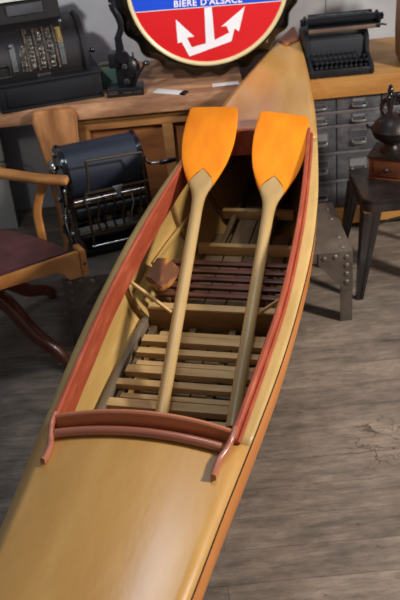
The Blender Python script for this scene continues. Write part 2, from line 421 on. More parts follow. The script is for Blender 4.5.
# inside of the hull
def ring_rib(s, t, th, g1=.98, inset=.008):
    """frame following the inside of the hull"""
    bm = B(); R = []
    gs = frange(.06, g1, 12)
    P = [(hull_pt(s, g, -1, inset), hull_pt(s, g, -1, inset + th)) for g in gs] + [(hull_pt(s, g, 1, inset), hull_pt(s, g, 1, inset + th)) for g in gs[::-1]]
    for a, b in P: R.append([bm.verts.new(a + Vector((0, -t / 2, 0))), bm.verts.new(a + Vector((0, t / 2, 0))), bm.verts.new(b + Vector((0, t / 2, 0))), bm.verts.new(b + Vector((0, -t / 2, 0)))])
    for a, b in zip(R, R[1:]):
        for j in range(4): bm.faces.new((a[j], a[(j + 1) % 4], b[(j + 1) % 4], b[j]))
    bm.faces.new(R[0]); bm.faces.new(R[-1][::-1]); bmesh.ops.recalc_face_normals(bm, faces=bm.faces)
    return bm
for s in (.20, .95, 1.50, 1.83, 2.3): obj('rib', ring_rib(s, .022, .014), 'rib_wood', kayak)
def inner_n(s, z, inset=.012):
    """half width of the hull inside at height z"""
    g = max(0, min(.99, (ze(s) - z) / (ze(s) - kz(s)))); return (hw(s) - inset) * (1 - g ** 2.8) ** .61
def kbox(bm, n0, n1, s0, s1, z0, z1, bev=.002): return box(bm, n0, n1, s0, s1, z0 - KZ, z1 - KZ, bev)
FZ = .452      # top of the bottom boards
edges = [-.235, -.16, -.08, 0, .08, .16, .235]
for a, b in zip(edges, edges[1:]):
    c = max(abs(a), abs(b)); ok = [q for q in frange(.22, 2.4, 60) if inner_n(q, FZ - .012) > c + .006]
    if not ok: continue
    bm = B(); kbox(bm, a + .0025, b - .0025, min(ok), min(max(ok), 2.34), FZ - .010, FZ, .002)
    obj('bottom_board', bm, 'floor_board', kayak)
for s in (.3, .9, 1.45, 2.0):
    bm = B(); w_ = min(inner_n(s - .02, .41), inner_n(s + .02, .41)) - .006; kbox(bm, -w_, w_, s - .012, s + .012, .410, FZ - .0105, .002); obj('floor_bearer', bm, 'bearer_wood', kayak)
for sd in (-1, 1):
    bm = B(); sweep(bm, [K(sd * (inner_n(s, .56, .019)), s, .56) for s in frange(1.2, 2.4, 22)], rrect(.010, .022, .003, 2))
    obj('side_stringer', bm, 'hull_inside', kayak)
    bm = B(); sweep(bm, [K(sd * (inner_n(s, .478, .026)), s, .480) for s in frange(.28, .93, 16)], rrect(.022, .045, .004, 2))
    obj('bilge_stringer', bm, 'keelson', kayak, label='worn grey-brown stringer beside the floor grating')
# heavy floor frame with diagonal braces
fs = .95
wn = inner_n(fs, .455)
bm = B(); kbox(bm, -wn + .004, wn - .004, fs - .014, fs + .010, FZ + .001, .535, .003); obj('floor_frame', bm, 'rib_wood', kayak)
bm = B(); kbox(bm, -wn + .004, wn - .004, fs - .018, fs + .020, .5355, .543, .002); obj('floor_frame_cap', bm, 'slat_wood', kayak)
for sd in (-1, 1):
    a = K(sd * (inner_n(fs, .64) - .014), fs - .004, .645); b = K(sd * (wn - .090), fs - .021, .530)
    bm = sweep(B(), [a, b], rrect(.010, .014, .003), up=(0, 1, 0)); obj('diagonal_brace', bm, 'slat_wood', kayak)
for s in (1.50, 1.82):
    wn2 = inner_n(s + .02, .45) + .012
    bm = B(); kbox(bm, -wn2 + .02, wn2 - .02, s - .015, s + .015, FZ + .001, .492, .003); obj('cross_batten', bm, 'slat_wood', kayak)
for n in (-.10, .075):
    bm = B(); kbox(bm, n - .011, n + .011, 1.52, 2.2, FZ + .001, .474, .003); obj('floor_batten', bm, 'bearer_wood', kayak)
# floor grating: slats at two heights on bearers
for n in (-.212, -.07, .07, .205):
    bm = B(); kbox(bm, n - .011, n + .011, .24, .925, FZ + .001, .474, .002); obj('grating_bearer', bm, 'bearer_wood', kayak)
i = 0
s = .27
while s < .90:
    w_ = (.040, .024, .032)[i % 3]
    hi_ = i % 3 != 1
    wn = min(.245, inner_n(s, .472) - .012)
    lo = -wn + random.uniform(0, .035) + (0 if hi_ else .03); hi = wn - random.uniform(0, .02)
    bm = B(); kbox(bm, lo, hi, s, s + w_, .4745, .496 if hi_ else .484, .0025); obj('grating_slat', bm, 'slat_wood', kayak)
    s += w_ + (.018, .026, .036)[i % 3]; i += 1
# dark slatted seat lying on the bottom
seat = thing('seat', '', '', (0, 0, 0)); del seat['label']; del seat['category']; seat.parent = kayak
sy0, sy1, sz = 1.00, 1.235, .545
for j in range(5):
    a = sy0 + j * .049
    zz = sz + .004 * j
    bm = B(); kbox(bm, -.215, .225, a, a + .029, zz, zz + .013, .004); obj('seat_slat', bm, 'seat_dark', seat)
for n in (-.15, .16):
    bm = B(); kbox(bm, n - .012, n + .012, sy0 - .005, sy1 + .005, sz - .03, sz - .0005, .003); obj('seat_bearer', bm, 'seat_dark', seat)
    for y_ in (sy0 + .02, sy1 - .045):
        bm = B(); kbox(bm, n - .012, n + .012, y_, y_ + .025, FZ + .001, sz - .0305, .003); obj('seat_foot', bm, 'seat_dark', seat)
mx = Matrix.Translation(K(-.212, 1.09, .588)) @ Matrix.Rotation(-.05, 4, 'Z') @ Matrix.Rotation(.55, 4, 'Y')
bm = B(); prism(bm, [(-.042, -.075), (.03, -.095), (.050, -.03), (.048, .07), (-.01, .095), (-.048, .06)], 'z', -.009, .009, .004, mx)
obj('seat_end_board', bm, 'seat_end', seat, label='dark end board with orange grain showing through')

# ------------------------------------------------------------------ paddles (lie across the cockpit)
def to_world(n, s, z):
    c, q = math.cos(PH), math.sin(PH)
    return Vector((KX + s * q + n * c, KY + s * c - n * q, z))
def paddle(label, foot, tip, roll=0):
    a, b = to_world(*foot), to_world(*tip)
    L = (b - a).length
    d = (b - a).normalized(); side = d.cross(Vector((0, 0, 1))).normalized(); up = side.cross(d)
    mxr = Matrix((side, d, up)).transposed().to_4x4()
    t = bpy.data.objects.new('paddle', None); C.objects.link(t)
    t.matrix_world = Matrix.Translation(a) @ mxr @ Matrix.Rotation(roll, 4, 'Y')
    t['label'] = label; t['category'] = 'paddle'; t['group'] = 'wooden paddles leaning in the cockpit'
    bl = .655
    # outline: distance from tip -> half width, thickness
    W = [(0, .099), (.06, .103), (.16, .106), (.26, .103), (.38, .088), (.47, .065), (.53, .045), (.59, .028), (.65, .0225), (.72, .0215), (1.1, .0205), (L, .019)]
    T = [(0, .004), (.2, .005), (.4, .007), (.5, .011), (.6, .0165), (.7, .0185), (1.1, .019), (L, .018)]
    def chev(x): return .530 - .095 * (1 - min(1, abs(x)))   # paint ends in a V
    def section(u, ext=0):
        w, h = crom(W, u), crom(T, u); k = 28; out = []
        p = 2.0 if u > .55 else 3.2
        for i in range(k):
            a_ = 2 * PI * i / k; c_, s_ = math.cos(a_), math.sin(a_)
            out.append((math.copysign(abs(c_) ** (2 / p), c_) * (w + ext), math.copysign(abs(s_) ** (2 / p), s_) * (h + ext)))
        return out
    us = frange(.40, L, 60)
    def build(us, ext, cap):
        bm = B(); R = []
        for u in us: R.append([bm.verts.new((x, L - u, z)) for x, z in section(u, ext)])
        for p_, q_ in zip(R, R[1:]):
            for j in range(28): bm.faces.new((p_[j], p_[(j + 1) % 28], q_[(j + 1) % 28], q_[j]))
        bm.faces.new(R[0]); bm.faces.new(R[-1][::-1]); bmesh.ops.recalc_face_normals(bm, faces=bm.faces); return bm
    obj('shaft', build(us, 0, 1), 'paddle_shaft', t)
    # blade: one painted body, its lower end cut to the V
    bm = B(); R = []; k = 28
    for r in range(22):
        f = r / 21; row = []
        for j in range(k):
            u_guess = f * .48
            sec = section(u_guess, .0012); x = sec[j][0]
            u = f * chev(x / (crom(W, u_guess) + .0012))
            wid = crom(W, u) / max(crom(W, u_guess), 1e-6)
            sec = section(u, .0012); x2 = sec[j][0]
            # round the two corners at the tip
            pull = .012 * max(0, (abs(x2) / .105) - .80) / .2 if r < 2 else 0
            row.append(bm.verts.new((x2, L - u - pull, sec[j][1])))
        R.append(row)
    for p_, q_ in zip(R, R[1:]):
        for j in range(k): bm.faces.new((p_[j], p_[(j + 1) % k], q_[(j + 1) % k], q_[j]))
    bm.faces.new(R[0]); bm.faces.new(R[-1][::-1]); bmesh.ops.recalc_face_normals(bm, faces=bm.faces)
    obj('blade', bm, 'paddle_orange', t)
    return t
paddle('left wooden paddle with orange blade, leaning over the kayak cockpit beside the blue-black duplicator', (-.028, .35, .524), (-.190, 1.955, .893), .03)
paddle('right wooden paddle with orange blade, its lower shaft against the right side of the cockpit', (.183, .35, .522), (.108, 1.945, .868), .17)

# ------------------------------------------------------------------ riveted steel table under the kayak
st = thing('steel_table', 'low riveted steel table carrying the kayak, gusset plates on its legs', 'table', (.04, 3.51, 0))
X0, X1, Y0, Y1, SZ = -.562, .652, 3.285, 3.765, .3445
bm = B(); box(bm, X0, X1, Y0, Y1, SZ - .006, SZ, .0015); wobj('table_top', bm, 'stand_steel', st)
for y, sgn in ((Y0, 1), (Y1, -1)):
    bm = B(); box(bm, X0 + .002, X1 - .002, min(y, y + sgn * .005) + (0.001 if sgn > 0 else -.001), max(y, y + sgn * .005) + (0.001 if sgn > 0 else -.001), SZ - .047, SZ - .0065, .001); wobj('apron', bm, 'stand_steel', st)
for x in (X0, X1):
    a, b = (x + .001, x + .006) if x < 0 else (x - .006, x - .001)
    bm = B(); box(bm, a, b, Y0 + .008, Y1 - .008, SZ - .047, SZ - .0065, .001); wobj('apron', bm, 'stand_steel', st)
def rivet(bm, x, y, z, ax):
    t = B(); bmesh.ops.create_uvsphere(t, u_segments=12, v_segments=8, radius=.0115)
    s = {'y': (1, .5, 1), 'x': (.5, 1, 1), 'z': (1, 1, .4)}[ax]
    merge(bm, t, Matrix.Translation((x, y, z)) @ Matrix.Diagonal((*s, 1)))
for ix, x in ((1, X0), (-1, X1)):
    for iy, y in ((1, Y0), (-1, Y1)):
        leg = None
        bm = B()
        xa, xb = sorted((x, x + ix * .052)); ya, yb = sorted((y, y + iy * .006))
        box(bm, xa, xb, ya, yb, 0, SZ - .0065, .001)
        xa, xb = sorted((x, x + ix * .006)); ya, yb = sorted((y, y + iy * .045))
        box(bm, xa, xb, ya, yb, 0, SZ - .0065, .001)
        leg = wobj('leg', bm, 'stand_steel', st)
        off = Vector(st.location)
        def lw(name, b_, m_):
            bmesh.ops.translate(b_, verts=b_.verts, vec=-off); return obj(name, b_, m_, leg)
        fy = y - iy * .0035
        g = [(x + ix * -.001, SZ - .001), (x + ix * .145, SZ - .001), (x + ix * .145, SZ - .055), (x + ix * .050, SZ - .168), (x + ix * .050, SZ - .188), (x - ix * .001, SZ - .188)]
        ya, yb = sorted((fy, fy + iy * .0042))
        bm = B(); prism(bm, g, 'y', ya, yb, .001); lw('gusset', bm, 'stand_steel')
        for px, pz in ((.026, .026), (.073, .022), (.120, .026), (.026, .066), (.026, .106), (.026, .146)):
            bm = B(); rivet(bm, x + ix * px, fy - iy * .0005, SZ - pz, 'y'); lw('rivet', bm, 'rivet_steel')
for py in (3.33, 3.42, 3.60, 3.70):
    bm = B(); rivet(bm, X1 - .035, py, SZ, 'z'); wobj('rivet', bm, 'rivet_steel', st)

# ------------------------------------------------------------------ workbench
wb = thing('workbench', 'worn wooden workbench with panelled front standing behind the duplicator, left of the bow', 'workbench', (-.6, 4.45, 0))
rb = thing('workbench', 'honey-coloured wooden bench over the grey steel drawers, right of the bow', 'workbench', (1.1, 4.45, 0))
bm = B(); box(bm, -1.5, .305, 4.095, 4.72, BZ - .075, BZ, .008); wobj('bench_top', bm, 'bench_top', wb)
bm = B(); box(bm, .614, 1.65, 4.12, 4.72, BZ - .095, BZ, .006); wobj('bench_top', bm, 'bench_top_right', rb)
bm = B(); box(bm, -.50, .30, 4.135, 4.175, BZ - .105, BZ - .0755, .004); wobj('moulding', bm, 'bench_top_right', wb)
bm = B(); box(bm, -.50, .30, 4.185, 4.205, .10, BZ - .106, .002); wobj('front_panel', bm, 'bench_panel', wb)
bm = B(); box(bm, -.50, .30, 4.150, 4.184, BZ - .150, BZ - .1065, .003); wobj('rail', bm, 'bench_wood', wb)
bm = B(); box(bm, -.50, .30, 4.150, 4.184, .08, .17, .003); wobj('rail', bm, 'bench_wood', wb)
for x in (-.50, -.10, .25):
    bm = B(); box(bm, x, x + .05, 4.150, 4.184, .171, BZ - .151, .003); wobj('stile', bm, 'bench_wood', wb)
# wide shaped end post
bm = B(); prism(bm, [(-.690, BZ - .001), (-.680, BZ + .0), (-.510, BZ + .0), (-.490, BZ - .02), (-.500, .60), (-.520, .30), (-.53, 0), (-.655, 0), (-.66, .30), (-.672, .55), (-.700, .76)], 'y', 4.045, 4.094, .008)
wobj('end_post', bm, 'bench_post', wb)
for x, y, p, h in ((-1.45, 4.16, wb, .0755), (-1.45, 4.6, wb, .0755), (.21, 4.6, wb, .0755), (.21, 4.21, wb, .0755), (1.52, 4.16, rb, .0955), (1.52, 4.6, rb, .0955), (.62, 4.63, rb, .0955)):
    bm = B(); box(bm, x, x + .08, y, y + .08, 0, BZ - h, .004); wobj('leg', bm, 'bench_wood', p)
bm = B(); box(bm, .612, 1.5, 4.14, 4.62, .035, .119, .004); wobj('plinth', bm, 'bench_top_right', rb)
for x in (.64, 1.4):
    bm = B(); box(bm, x, x + .08, 4.2, 4.6, 0, .0345, .002); wobj('plinth_foot', bm, 'bench_panel', rb)

# ------------------------------------------------------------------ steel drawer cabinet
dc = thing('drawer_cabinet', 'grey steel cabinet of small drawers with pull handles, below the honey-coloured bench', 'cabinet', (1.0, 4.4, .12))
CY = 4.155
bm = B(); box(bm, .617, 1.435, CY + .012, 4.62, .120, BZ - .0965, .002); wobj('body', bm, 'cab_steel', dc)
rowz = [.712, .632, .560, .422, .272, .127]
cols = [.617, .742, .960, 1.178, 1.395]
for z in rowz[1:-1]:
    bm = B(); box(bm, .618, 1.434, CY - .002, CY + .0115, z - .008, z + .006, .002); wobj('rail', bm, 'cab_frame', dc)
for ci in range(4):
    for ri in range(5):
        zt, zb = rowz[ri] - .009, rowz[ri + 1] + .009
        x0, x1 = cols[ci] + .003, cols[ci + 1] - .003
        bm = B(); box(bm, x0, x1, CY + .001, CY + .0115, zb, zt, .002)
        dr = wobj('drawer', bm, 'cab_steel', dc)
        off = Vector(dc.location)
        def dl(name, b_, m_):
            bmesh.ops.translate(b_, verts=b_.verts, vec=-off); return obj(name, b_, m_, dr)
        xc = (x0 + x1) / 2 if ci else .658; H = zt - zb; big = H > .1
        hz = zb + H * (.36 if big else .30)
        bm = B(); sweep(bm, smooth_path([(xc - .033, CY + .001, hz + .006), (xc - .030, CY - .016, hz), (xc, CY - .020, hz - .001), (xc + .030, CY - .016, hz), (xc + .033, CY + .001, hz + .006)], 4), rrect(.010, .013 if big else .010, .003, 2)); dl('handle', bm, 'handle_nickel')
        lz0 = hz + .016; lz1 = min(zt - .006, lz0 + (.042 if big else .026)); wdt = .044 if big else .032
        bm = B()
        for (a, b, c, d) in ((-wdt, wdt, lz0, lz0 + .003), (-wdt, wdt, lz1 - .003, lz1), (-wdt, -wdt + .003, lz0, lz1), (wdt - .003, wdt, lz0, lz1)): box(bm, xc + a, xc + b, CY - .0025, CY + .0008, c, d, .0005)
        dl('label_frame', bm, 'handle_nickel')
        bm = B(); box(bm, xc - wdt + .003, xc + wdt - .003, CY - .001, CY + .0006, lz0 + .003, lz1 - .003, 0); dl('label_card', bm, 'card_grey' if (ri + ci) % 3 else 'card_dark')

# ------------------------------------------------------------------ stool
stl = thing('metal_stool', 'dark steel industrial stool with splayed sheet-metal legs beside the drawers', 'stool', (.925, 3.672, 0))
cx, cy, hs, SH = .925, 3.672, .186, .462
bm = B(); sec = rrect(2 * hs, 2 * hs, .05, 5)
prism(bm, [(cx + a, cy + b) for a, b in sec], 'z', SH - .012, SH, .005); wobj('seat', bm, 'stool_steel', stl)
bm = B(); prism(bm, [(cx + a * 1.0, cy + b * 1.0) for a, b in rrect(2 * hs + .006, 2 * hs + .006, .052, 5)], 'z', SH - .055, SH - .0125, .006); wobj('skirt', bm, 'stool_steel', stl)
for ax in (-1, 1):
    for ay in (-1, 1):
        bm = B()
        top = Vector((cx + ax * (hs - .030), cy + ay * (hs - .030), SH - .056)); foot = Vector((cx + ax * (hs + .006), cy + ay * (hs + .012), 0.0))
        R = []
        for t in frange(0, 1, 8):
            c = top.lerp(foot, t); w_ = .078 * (1 - t) + .030 * t; th = .004
            # L-shaped pressed leg with a raised rib
            pr = [(0, 0), (w_ * .35, 0), (w_ * .5, .006), (w_ * .65, 0), (w_, 0), (w_, th), (th, th), (th, w_), (0, w_), (0, w_ * .65), (.006 * 0 - .0, w_ * .5), (0, w_ * .35)]
            R.append([bm.verts.new((c.x - ax * (p + (-.030)) , c.y - ay * (q + (-.030)), c.z)) for p, q in pr])
        for a, b in zip(R, R[1:]):
            for j in range(12): bm.faces.new((a[j], a[(j + 1) % 12], b[(j + 1) % 12], b[j]))
        bm.faces.new(R[0]); bm.faces.new(R[-1][::-1]); bmesh.ops.recalc_face_normals(bm, faces=bm.faces)
        lg = wobj('leg', bm, 'stool_steel', stl)
for a in (-1, 1):
    bm = B(); tube(bm, [(cx - hs * .8, cy + a * hs * .86, SH - .13), (cx, cy + a * hs * .86, SH - .10), (cx + hs * .8, cy + a * hs * .86, SH - .13)], .006); wobj('brace', bm, 'stool_steel', stl)

# ------------------------------------------------------------------ coffee grinder on the stool
gr = thing('coffee_grinder', 'antique cast-iron coffee grinder with wooden drawer box standing on the stool', 'coffee grinder', (.9205, 3.765, SH + .0005), -.47)
bm = B(); box(bm, -.082, .082, -.082, .082, .006, .100, .003); bx = obj('box', bm, 'grinder_wood', gr)
bm = B(); box(bm, -.088, .088, -.088, .088, 0, .0058, .002); obj('base_board', bm, 'grinder_wood', gr)
bm = B(); box(bm, -.090, .090, -.090, .090, .1005, .110, .003); obj('top_plate', bm, 'grinder_iron', gr)
bm = B(); box(bm, -.058, .058, -.088, -.0825, .018, .088, .002); dw = obj('drawer', bm, 'grinder_wood', gr)
bm = B(); lathe(bm, [(.004, 0), (.004, .008), (.010, .012), (.012, .018), (.008, .024), (0, .026)], (0, -.0885, .054), 14, RX); obj('knob', bm, 'grinder_iron', dw)
bm = B(); lathe(bm, [(.052, .1105), (.050, .122), (.036, .132), (.032, .146), (.050, .158), (.080, .178), (.088, .198), (.091, .212), (.094, .216), (.091, .220), (.086, .226), (.076, .244), (.056, .264), (.034, .278), (.016, .282), (0, .284)], (0, 0, 0), 36); obj('hopper', bm, 'grinder_iron', gr)
bm = B(); tube(bm, [(-.088, -.02, .218), (-.104, -.024, .220), (-.107, -.024, .234)], .006); obj('lid_knob', bm, 'grinder_iron', gr)
for a in (-1, 1):
    bm = B(); tube(bm, [(a * .034, 0, .274), (a * .050, 0, .305), (a * .040, 0, .335), (a * .012, 0, .352)], .010); obj('bracket', bm, 'grinder_iron', gr)
bm = B(); lathe(bm, [(.016, .272), (.010, .29), (.014, .31), (.018, .345), (.020, .358), (.012, .366), (.009, .372), (.013, .380), (.014, .388), (.008, .398), (.010, .404), (0, .414)], (-.012, 0, 0), 18); obj('spindle', bm, 'iron_gloss', gr)
bm = B(); tube(bm, [(-.01, 0, .362), (.06, -.01, .362), (.12, -.02, .338), (.16, -.025, .336)], .007); ck = obj('crank', bm, 'iron_gloss', gr)
bm = B(); lathe(bm, [(.006, 0), (.014, .01), (.016, .03), (.010, .045), (0, .05)], (.16, -.025, .338), 14); obj('crank_handle', bm, 'grinder_wood', ck)

# ------------------------------------------------------------------ duplicator machine on the steel table
du = thing('duplicator', 'old blue-black drum duplicating machine with crank, standing on the steel table', 'duplicator', (-.488, 3.445, SZ + .0005), math.radians(17))
DW = .335
for x in (0, DW):   # side castings
    bm = B(); prism(bm, [(0, .03), (.02, .012), (.25, .012), (.30, .03), (.31, .15), (.30, .28), (.30, .36), (.27, .42), (.20, .452), (.12, .44), (.07, .40), (.05, .33), (.03, .24), (.02, .12)], 'x', x - .009 + (0 if x else -.0), x + .009, .004)
    side = obj('side_casting', bm, 'iron_gloss', du)
bm = B(); box(bm, -.02, DW + .02, -.01, .30, 0.010, .034, .005); obj('base', bm, 'iron_black', du)
for x in (-.005, DW + .005):
    for y in (.0, .28):
        bm = B(); lathe(bm, [(.017, 0), (.019, .004), (.013, .0095)], (x, y + .005, 0), 14); obj('foot', bm, 'iron_black', du)
bm = B(); cyl(bm, (DW / 2, .165, .332), .118, DW - .022, 'x', 48, .004); dm_ = obj('drum', bm, 'blanket_blue', du)
for x in (.012, DW - .012):
    bm = B(); cyl(bm, (x, .165, .325), .124, .012, 'x', 48, .003); obj('drum_flange', bm, 'iron_gloss', du)
bm = B(); cyl(bm, (DW / 2, .055, .185), .030, DW - .03, 'x', 24); obj('roller', bm, 'iron_black', du)
bm = B(); cyl(bm, (DW / 2, .10, .12), .022, DW - .03, 'x', 24); obj('roller', bm, 'iron_gloss', du)
bm = B(); cyl(bm, (DW / 2, .02, .10), .009, DW - .02, 'x', 14); obj('rod', bm, 'brass_dull', du)
bm = B(); cyl(bm, (DW / 2, .035, .245), .007, DW - .02, 'x', 14); obj('rod', bm, 'nickel', du)
# knob, gear and bolts on the left end face
bm = B(); lathe(bm, [(.008, 0), (.012, .012), (.030, .018), (.034, .030), (.030, .040), (.012, .046), (0, .047)], (-.012, .135, .375), 24, Matrix.Rotation(-PI / 2, 4, 'Y')); obj('end_knob', bm, 'nickel', du)
bm = B(); lathe(bm, [(.058, 0), (.060, .004), (.060, .012), (.052, .014), (.04, .012), (.018, .018), (0, .019)], (-.0095, .17, .22), 40, Matrix.Rotation(-PI / 2, 4, 'Y'), flute=lambda u, r, z: .002 * math.sin(u * 2 * PI * 20) if r > .055 else 0); obj('gear', bm, 'iron_gloss', du)
for y, z, r in ((.05, .10, .012), (.07, .29, .011), (.11, .06, .010), (.22, .40, .012), (.24, .10, .010), (.06, .20, .009), (.16, .22, .012)):
    bm = B(); lathe(bm, [(r, 0), (r, .008), (r * .6, .012), (0, .013)], (-.0095 - (.018 if (y, z) == (.16, .22) else 0), y, z), 14, Matrix.Rotation(-PI / 2, 4, 'Y')); obj('bolt', bm, 'nickel', du)
bm = B(); tube(bm, [(-.022, .03, .30), (-.026, .02, .24), (-.022, .035, .17), (-.026, .06, .12)], .006); obj('lever', bm, 'brass_dull', du)
bm = B(); tube(bm, [(-.018, .10, .20), (-.034, .05, .16), (-.030, .02, .09), (-.022, .04, .05)], .005); obj('lever', bm, 'nickel', du)
# crank on the right
bm = B(); tube(bm, [(DW + .009, .165, .325), (DW + .04, .165, .325)], .012, smooth=False); cr_ = obj('crank', bm, 'iron_gloss', du)
bm = B(); lathe(bm, [(.05, 0), (.055, .004), (.055, .012), (.02, .016), (0, .016)], (DW + .0095, .165, .325), 30, RY); obj('crank_disc', bm, 'iron_black', cr_)
bm = B(); tube(bm, [(DW + .035, .165, .325), (DW + .045, .12, .315), (DW + .10, .11, .312)], .006); obj('crank_arm', bm, 'nickel', cr_)
bm = B(); lathe(bm, [(.007, 0), (.011, .01), (.012, .05), (.009, .075), (0, .08)], (DW + .085, .11, .312), 14, RY); obj('crank_handle', bm, 'iron_gloss', cr_)
# wire paper guide and delivery tray in front
F = -.012
bm = B(); tube(bm, [(.060, F, .055), (.055, F - .01, .22), (.045, F - .015, .275), (.070, F - .015, .325), (.075, F - .015, .442)], .0055); tube(bm, [(.075, F - .015, .442), (.312, F - .015, .432)], .0045, smooth=False); tube(bm, [(.312, F - .015, .432), (.313, F - .01, .22), (.313, F, .055)], .0045)
obj('wire_guide', bm, 'brass_dull', du)
bm = B(); box(bm, .05, .325, F - .022, F - .008, .298, .307, .002); tb = obj('tray_bar', bm, 'brass_dull', du)
bm = B(); prism(bm, [(.165, .316), (.215, .316), (.202, .296), (.197, .262), (.183, .262), (.178, .296)], 'y', F - .030, F - .0235, .002); obj('clip', bm, 'card_grey', tb)
bm = B(); tube(bm, [(.05, F - .005, .052), (.32, F - .005, .052)], .0045, smooth=False); obj('lower_rod', bm, 'nickel', du)
bm = B(); prism(bm, [(-.012, .0345), (.25, .0345), (.25, .09), (.03, .045)], 'x', .03, DW - .03, .003); obj('tray', bm, 'iron_gloss', du)
for x in (.10, .13, .17, .21, .25, .285):
    bm = B(); tube(bm, [(x, F, .262), (x + .005, F + .004, .21), (x - .008, F + .012, .16), (x, F + .02, .11)], .005); obj('linkage', bm, random.choice(['brass_dull', 'iron_gloss', 'nickel']), du)
for x in (.09, .145, .235, .285):
    bm = B(); box(bm, x - .014, x + .014, F + .018, F + .032, .140, .168, .003); obj('link_block', bm, random.choice(['brass_dull', 'iron_gloss']), du)

# ------------------------------------------------------------------ wooden armchair at the left
ch = thing('armchair', 'wooden swivel armchair with dark red leather seat, cut off at the left edge', 'chair', (-.86, 3.37, 0))
A0 = Vector((-.492, 3.315, 0)); A1 = Vector((-.93, 3.10, 0)); A2 = Vector((-1.12, 3.45, 0)); A3 = Vector((-.845, 3.63, 0))
def inset(P, d):
    c = sum(P, Vector()) / len(P); return [p + (c - p).normalized() * d for p in P]
seat_out = smooth_path([A0, A0.lerp(A1, .5) + Vector((.005, -.01, 0)), A1], 4) + smooth_path([A1, A1.lerp(A2, .5), A2, A3], 4)[1:] + smooth_path([A3, A3.lerp(A0, .5) + Vector((.03, .02, 0)), A0], 4)[1:-1]
bm = B(); prism(bm, [(p.x, p.y) for p in inset(seat_out, .022)], 'z', .432, .452, .006); lt = wobj('seat', bm, 'leather_seat', ch)
for z0, z1, d, nm in ((.400, .4315, .0, 'seat_frame'),):
    bm = B(); prism(bm, [(p.x, p.y) for p in inset(seat_out, d)], 'z', z0, z1, .004); wobj(nm, bm, 'chair_wood', ch)
# bracket end of the front rail
dv = (A1 - A0).normalized(); nv = Vector((dv.y, -dv.x, 0)); nv = nv if nv.y < 0 else -nv
mxc = Matrix((dv, nv, Vector((0, 0, 1)))).transposed().to_4x4(); mxc = Matrix.Translation(A0) @ mxc
bm = B(); prism(bm, [(-.004, .455), (.02, .458), (.42, .446), (.42, .400), (.11, .398), (.075, .382), (.05, .345), (-.004, .345)], 'y', .001, .022, .003, mxc); wobj('front_rail', bm, 'chair_wood', ch)
bm = B(); prism(bm, [(-.034, .457), (-.005, .460), (-.005, .343), (-.034, .348)], 'y', -.05, .024, .004, mxc); cb = wobj('corner_block', bm, 'chair_wood', ch)
bm = B(); cyl(bm, (0, 0, 0), .006, .004, 'y', 12); bmesh.ops.transform(bm, matrix=mxc @ Matrix.Translation((-.02, .0262, .40)), verts=bm.verts); bmesh.ops.translate(bm, verts=bm.verts, vec=-Vector(ch.location)); obj('screw', bm, 'iron_black', cb)
# arm, its post and the back post
pth = smooth_path([(-1.10, 3.73, .70), (-.93, 3.68, .697), (-.78, 3.62, .69), (-.64, 3.54, .688), (-.525, 3.50, .685), (-.497, 3.495, .684)], 6); k = len(pth)
bm = sweep(B(), pth, rrect(.066, .024, .010), scales=[1 if i < k - 3 else (.85, .6, .2)[i - k + 3] for i in range(k)]); wobj('armrest', bm, 'chair_wood', ch)
pth = smooth_path([(-.600, 3.525, .676), (-.630, 3.54, .62), (-.652, 3.525, .55), (-.652, 3.51, .49), (-.648, 3.50, .425)], 6)
bm = sweep(B(), pth, rrect(.036, .030, .008), up=(0, 1, 0)); wobj('arm_post', bm, 'chair_wood', ch)
pth = smooth_path([(-.872, 3.66, .44), (-.88, 3.67, .56), (-.90, 3.69, .687)], 5)
bm = sweep(B(), pth, rrect(.034, .03, .008), up=(0, 1, 0)); wobj('back_post', bm, 'chair_wood', ch)
for o_ in list(ch.children):
    for v_ in o_.data.vertices: v_.co += Vector((.015, -.10, .048))
    for c_ in o_.children:
        for v_ in c_.data.vertices: v_.co += Vector((.015, -.10, .048))
        
# swivel base
hub = Vector((-.92, 3.38, 0))
bm = B(); lathe(bm, [(.05, .20), (.06, .215), (.06, .30), (.045, .31), (.022, .315), (.022, .42), (.09, .43), (.10, .4475)], (hub.x, hub.y, 0), 24); wobj('column', bm, 'chair_base_wood', ch)
for ang, ln in ((-37, .44), (58, .42), (143, .42), (-128, .42)):
    a = math.radians(ang); d = Vector((math.cos(a), math.sin(a), 0))
    P = [hub + d * .045 + Vector((0, 0, .262)), hub + d * .14 + Vector((0, 0, .235)), hub + d * .25 + Vector((0, 0, .135)), hub + d * (ln * .8) + Vector((0, 0, .088)), hub + d * (ln - .02) + Vector((0, 0, .045)), hub + d * ln + Vector((0, 0, .012))]
    pth = smooth_path(P, 6); k = len(pth)
    bm = sweep(B(), pth, rrect(.048, .062, .012), up=(0, 0, 1), scales=[1.2 - .55 * i / k for i in range(k)])
    wobj('leg', bm, 'chair_base_wood', ch)
    bm = B(); lathe(bm, [(.014, 0), (.018, .004), (.018, .010), (.012, .013)], tuple(hub + d * (ln - .002)), 14); wobj('glide', bm, 'iron_black', ch)

